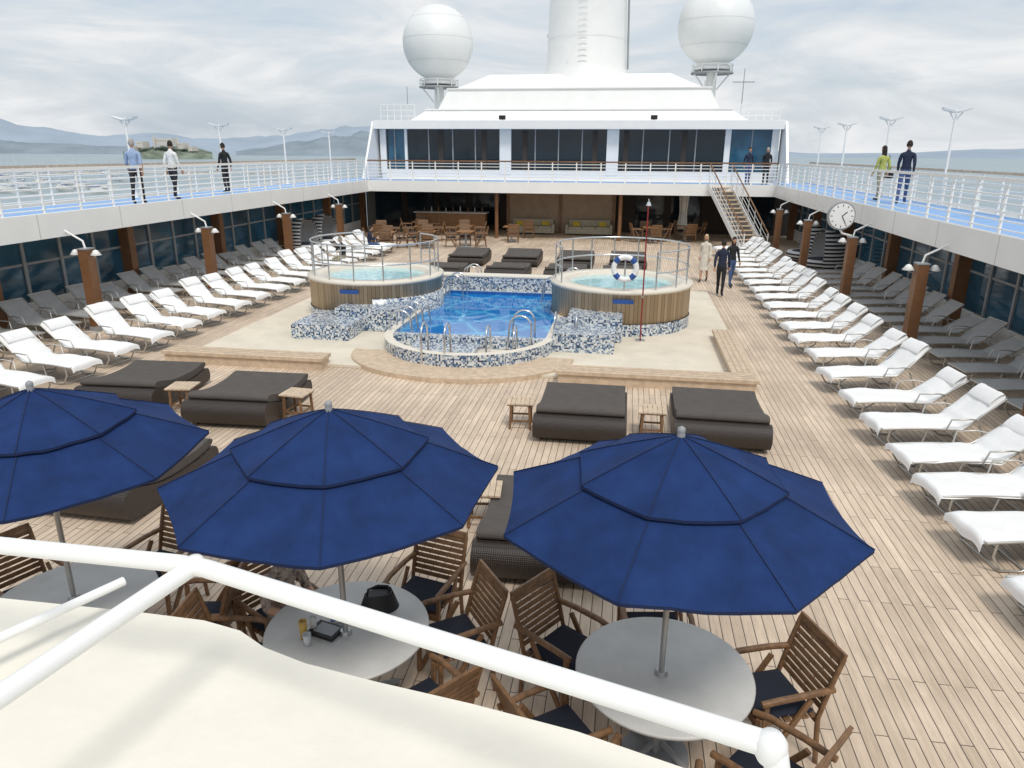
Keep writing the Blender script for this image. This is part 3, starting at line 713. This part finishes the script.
    for s in(-1,1):
        b.rev([(0,.005*S),(.008*S,.0),(0,-.005*S)],(s*.03*S,.083*S,.012*S),'black',8); b.rev([(0,.03*S),(.012*S,.01*S),(.010*S,-.015*S),(0,-.03*S)],(s*.075*S,-.005*S,0),'skin',8)
    b.box((0,.088*S,-.058*S),(.04*S,.008*S,.007*S),'red')
    def hr(u,v):
        p=hp(u,v*.62,1.09,.004); ph=2*math.pi*u; fy=math.sin(ph)
        if fy>.25 and v>.55: k=(v-.55)/.45; p.z+=.085*S*k*min(1,(fy-.25)*2); p.y-=.02*S*k
        if longhair and fy<.35 and v>.5: k=(v-.5)/.5; p.z-=.16*S*k; p.y-=.01*S*k
        return p
    b.grid(hr,24,12,hair); b.T=Matrix()
    for n,s in(('L',-1),('R',1)):
        w=J['wr'+n]; dr=(J['wr'+n]-J['el'+n]).normalized(); sd=Vector((0,1,0)) if pose!='sit' else Vector((1,0,0)); sd=(sd-dr*sd.dot(dr)).normalized(); cu=Vector((-s,0,0)) if pose!='sit' else Vector((0,0,-1))
        b.tube([w-dr*.01*S,w+dr*.03*S,w+dr*.07*S,w+dr*.09*S],[.024*S,.034*S,.038*S,.03*S],'skin',8)
        for q,ln in((-.028,.062),(-.010,.075),(.010,.078),(.028,.07)):
            p0=w+dr*.075*S+sd*q*S; b.tube([p0,p0+dr*ln*.5*S+cu*.008*S,p0+dr*ln*.85*S+cu*.028*S],[.010*S,.009*S,.006*S],'skin',6)
        p0=w+dr*.03*S+sd*.03*S; b.tube([p0,p0+(sd*.025+dr*.03)*S,p0+(sd*.03+dr*.06+cu*.01)*S],[.012*S,.010*S,.007*S],'skin',6)
    if skirt:
        if pose=='sit': b.grid(lambda u,v:(.17*math.cos(math.pi*(1-u)),.02+.45*v,.56+.10*math.sin(math.pi*u)),12,6,skirt)
        else: b.rev([(.125*S,1.05*S),(.15*S,.9*S),(.18*S,.7*S),(.2*S,.45*S)],(0,0,0),skirt,20)
    if bag: b.box((.27*S,-.05,.85*S),(.1,.28,.24),bag); b.tube([(.27*S,-.1,.95*S),(.18*S,-.04,1.48*S),(.26*S,.05,.95*S)],.012,bag,5)
    b.obj('seated_person' if pose=='sit' else 'person',loc,rz)
cm('shirt_blue',(.30,.40,.58)); cm('trouser_dark',(.02,.02,.028)); cm('shirt_white',(.74,.74,.72)); cm('jacket_black',(.015,.015,.018)); cm('lime_top',(.42,.45,.12)); cm('jeans',(.06,.10,.22)); cm('coat_cream',(.68,.63,.54)); cm('hair_dark',(.02,.014,.01)); cm('hair_grey',(.35,.33,.31)); cm('hair_blonde',(.55,.42,.24)); cm('navy_jkt',(.015,.022,.05)); cm('khaki',(.33,.30,.21))
M['floral']=mat('floral_dress',(.30,.24,.20),.9,var=.9,scale=22)
person((-10.75,19.6,UZ),R(20),'shirt_blue','trouser_dark','hair_grey',1.80,arms=.12,sleeve=False)
person((-10.95,21.7,UZ),R(-10),'shirt_white','trouser_dark','hair_dark',1.78,'walk',arms=-.1,stride=-.14,headturn=R(40))
person((-11.5,25.8,UZ),R(70),'jacket_black','jacket_black','hair_dark',1.76,'stand')
person((11.7,27.0,UZ),R(25),'lime_top','khaki','hair_dark',1.78,'walk',longhair=True,bag='jacket_black')
person((11.9,25.4,UZ),R(-20),'navy_jkt','jeans','hair_dark',1.92,'walk',stride=.24)
person((9.15,39.2,UZ),R(200),'navy_jkt','jeans','hair_dark',1.80,'stand')
person((10.1,39.6,UZ),R(160),'jacket_black','jacket_black','hair_grey',1.80,'stand')
person((6.35,23.8,0),R(-15),'navy_jkt','jacket_black','hair_dark',1.78,'walk',arms=-.14,stride=-.18)
person((6.1,26.6,0),R(165),'coat_cream','coat_cream','hair_blonde',1.66,'walk',skirt='coat_cream',longhair=True)
person((6.9,25.6,0),R(-160),'jacket_black','jeans','hair_dark',1.7,'walk',longhair=True)
person((-7.6,26.9,-.08),R(160),'jacket_black','khaki','hair_grey',1.72,'sit')
person((-8.0,31.0,-.08),R(-60),'navy_jkt','jeans','hair_dark',1.72,'sit')
a=R(152); person((TX[1][0]+.90*math.cos(a),TX[1][1]+.90*math.sin(a),-.06),a+R(90),'floral','floral','hair_dark',1.68,'sit',skirt='floral',sleeve=False)

# ---------------------------------------------------------------- sea, land
def pol(az,r,z): return (3.3+r*math.sin(R(az)),r*math.cos(R(az)),z)
M['sea']=sea_mat()
b=MB(0); b.add([(-60000,-60000,-20),(60000,-60000,-20),(60000,60000,-20),(-60000,60000,-20)],[(0,1,2,3)],'sea'); b.obj('sea')
M['hillfar']=mat('hazy_hills',(.33,.39,.46),1,var=.10,scale=.002,spec=0); M['hillmid']=mat('hazy_headland',(.24,.29,.33),1,var=.16,scale=.006,spec=0); M['isl']=mat('island_scrub',(.17,.20,.16),1,var=.5,scale=.03,spec=0)  # aerial haze is painted into the base colours of the distant land
M['bldg']=mat('pale_concrete',(.62,.58,.52),.9)
def interp(lst,x):
    for (a,h),(c,g) in zip(lst,lst[1:]):
        if a<=x<=c: t=(x-a)/(c-a); t=t*t*(3-2*t); return h+(g-h)*t
    return 0
def ridge(name,lst,r,depth,k,rough,freq):
    b=MB(0); a0,a1=lst[0][0],lst[-1][0]
    def fn(u,v):
        az=a0+(a1-a0)*u; hh=interp(lst,az); t=math.sin(math.pi*min(1,v*1.0)); 
        nz=noise.fractal((az*freq,v*3,r*.01),1,2,5)*rough
        z=-20+max(0,(hh+20+nz*hh*.5)*t)
        return pol(az,r+depth*(v-.5),z if 0<v<1 else -25)
    b.grid(fn,240,10,k); b.obj(name)
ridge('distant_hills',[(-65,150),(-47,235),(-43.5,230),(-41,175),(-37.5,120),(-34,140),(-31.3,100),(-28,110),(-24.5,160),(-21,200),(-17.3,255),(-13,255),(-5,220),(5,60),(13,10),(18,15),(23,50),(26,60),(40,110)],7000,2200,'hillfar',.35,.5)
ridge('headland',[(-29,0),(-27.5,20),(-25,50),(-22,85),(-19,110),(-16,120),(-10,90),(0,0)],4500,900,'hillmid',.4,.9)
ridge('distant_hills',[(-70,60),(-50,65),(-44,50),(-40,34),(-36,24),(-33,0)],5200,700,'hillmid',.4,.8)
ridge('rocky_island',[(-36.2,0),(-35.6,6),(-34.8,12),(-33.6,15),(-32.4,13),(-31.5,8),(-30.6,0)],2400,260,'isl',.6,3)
b=MB(0)
for az,w,h,z in((-33.5,56,11,24),(-34.9,18,8,18),(-32.4,16,7,16),(-31.8,12,5,9),(-35.4,12,6,8)):
    x,y,_=pol(az,2330,0); b.box((x,y,z+h/2-4),(w,30,h+8),'bldg')
    for i in range(int(w/7)): b.box((x-w/2+4+i*7,y-15.2,z+h*.4),(2.2,.4,h*.35),'grey')
x,y,_=pol(-34.2,2325,0); b.cyl((x,y,10),(x,y,44),2.6,1.8,'bldg'); x,y,_=pol(-32.75,2325,0); b.cyl((x,y,10),(x,y,38),2.2,2.2,'bldg')
b.obj('island_prison_building')
M['boat']=mat('boat_white',(.7,.7,.68),.5); M['rock']=mat('breakwater_rock',(.34,.33,.31),.9,var=.3,scale=.2)
b=MB(0); b.ext([(-6,-21),(-2,-17.5),(2,-17.5),(6,-21)],-330,200,'rock'); b.obj('breakwater',(-560,720,0),R(16))
b=MB(0); 
b.add([(-6,0,1.6),(0,-1.9,1.3),(5,-1.5,1.2),(5,1.5,1.2),(0,1.9,1.3),(-5,0,-.3),(0,-1.0,-.3),(4.6,-1,-.3),(4.6,1,-.3),(0,1,-.3)],[(0,1,2,3,4),(0,5,6,1),(1,6,7,2),(2,7,8,3),(3,8,9,4),(4,9,5,0)],'boat')
b.box((.5,0,1.8),(4,1.8,.9),'boat'); b.cyl((-1,0,1.3),(-1,0,14),.09,.06,'boat',6); b.cyl((-1,0,2.8),(4,0,2.9),.12,.12,'ringb',6)
sb_=b.obj('sailboat',pol(-42,620,-19.8),R(20))
for i in range(60):
    az=random.uniform(-46,-36.5); r=random.uniform(480,1000); inst(sb_,pol(az,r,-19.8),random.uniform(0,6.3),(random.uniform(.8,1.5),)*3)

# ---------------------------------------------------------------- world & light
w=bpy.data.worlds.new('World'); scene.world=w; w.use_nodes=True; nt=w.node_tree; bg=nt.nodes['Background']
sky=nt.nodes.new('ShaderNodeTexSky'); sky.sky_type='NISHITA'; sky.sun_disc=False; sky.sun_elevation=R(58); sky.sun_rotation=R(155); sky.dust_density=3; sky.air_density=1.2
tc=nt.nodes.new('ShaderNodeTexCoord'); mp=N(nt,'ShaderNodeMapping'); mp.inputs['Scale'].default_value=(1.5,1.5,7); mp.inputs['Rotation'].default_value=(R(6),R(8),0)
nt.links.new(tc.outputs['Generated'],mp.inputs[0])
n=N(nt,'ShaderNodeTexNoise',Scale=2.4,Detail=9.0,Roughness=.56,Distortion=.7); nt.links.new(mp.outputs[0],n.inputs['Vector'])
r=ramp(nt,n.outputs[0],[(.34,(.72,.72,.72)),(.60,(1,1,1))])
r2=ramp(nt,n.outputs[0],[(.32,(4.6,5.3,6.1)),(.50,(5.5,5.85,6.2)),(.66,(6.6,6.65,6.7))])
mx=N(nt,'ShaderNodeMix',data_type='RGBA'); nt.links.new(r.outputs[0],mx.inputs[0]); nt.links.new(sky.outputs[0],mx.inputs[6]); nt.links.new(r2.outputs[0],mx.inputs[7])
nt.links.new(mx.outputs[2],bg.inputs[0]); bg.inputs[1].default_value=.132
sd=bpy.data.lights.new('sun','SUN'); sd.energy=1.9; sd.angle=R(14); sd.color=(1,.96,.9); so=link(bpy.data.objects.new('sun',sd))
el,az=R(58),R(155); dirv=Vector((math.sin(az)*math.cos(el),math.cos(az)*math.cos(el),math.sin(el)))
so.rotation_euler=dirv.to_track_quat('Z','Y').to_euler()

# ---------------------------------------------------------------- camera
f=720.0; p=math.atan(232/f); a=R(8.86); roll=R(.35)
fw=Vector((-math.sin(a)*math.cos(p), math.cos(a)*math.cos(p), -math.sin(p)))
rt=Vector((math.cos(a), math.sin(a),0)); up=rt.cross(fw)
rt2=rt*math.cos(roll)+up*math.sin(roll); up2=up*math.cos(roll)-rt*math.sin(roll)
cd=bpy.data.cameras.new('camera'); cd.lens=f/1024*36; cd.clip_end=100000; cd.clip_start=.05
co=link(bpy.data.objects.new('camera',cd)); co.matrix_world=Matrix(((rt2.x,up2.x,-fw.x,3.3),(rt2.y,up2.y,-fw.y,0),(rt2.z,up2.z,-fw.z,4.4),(0,0,0,1)))
scene.camera=co
scene.view_settings.view_transform='Standard'; scene.view_settings.look='None'; scene.view_settings.exposure=0
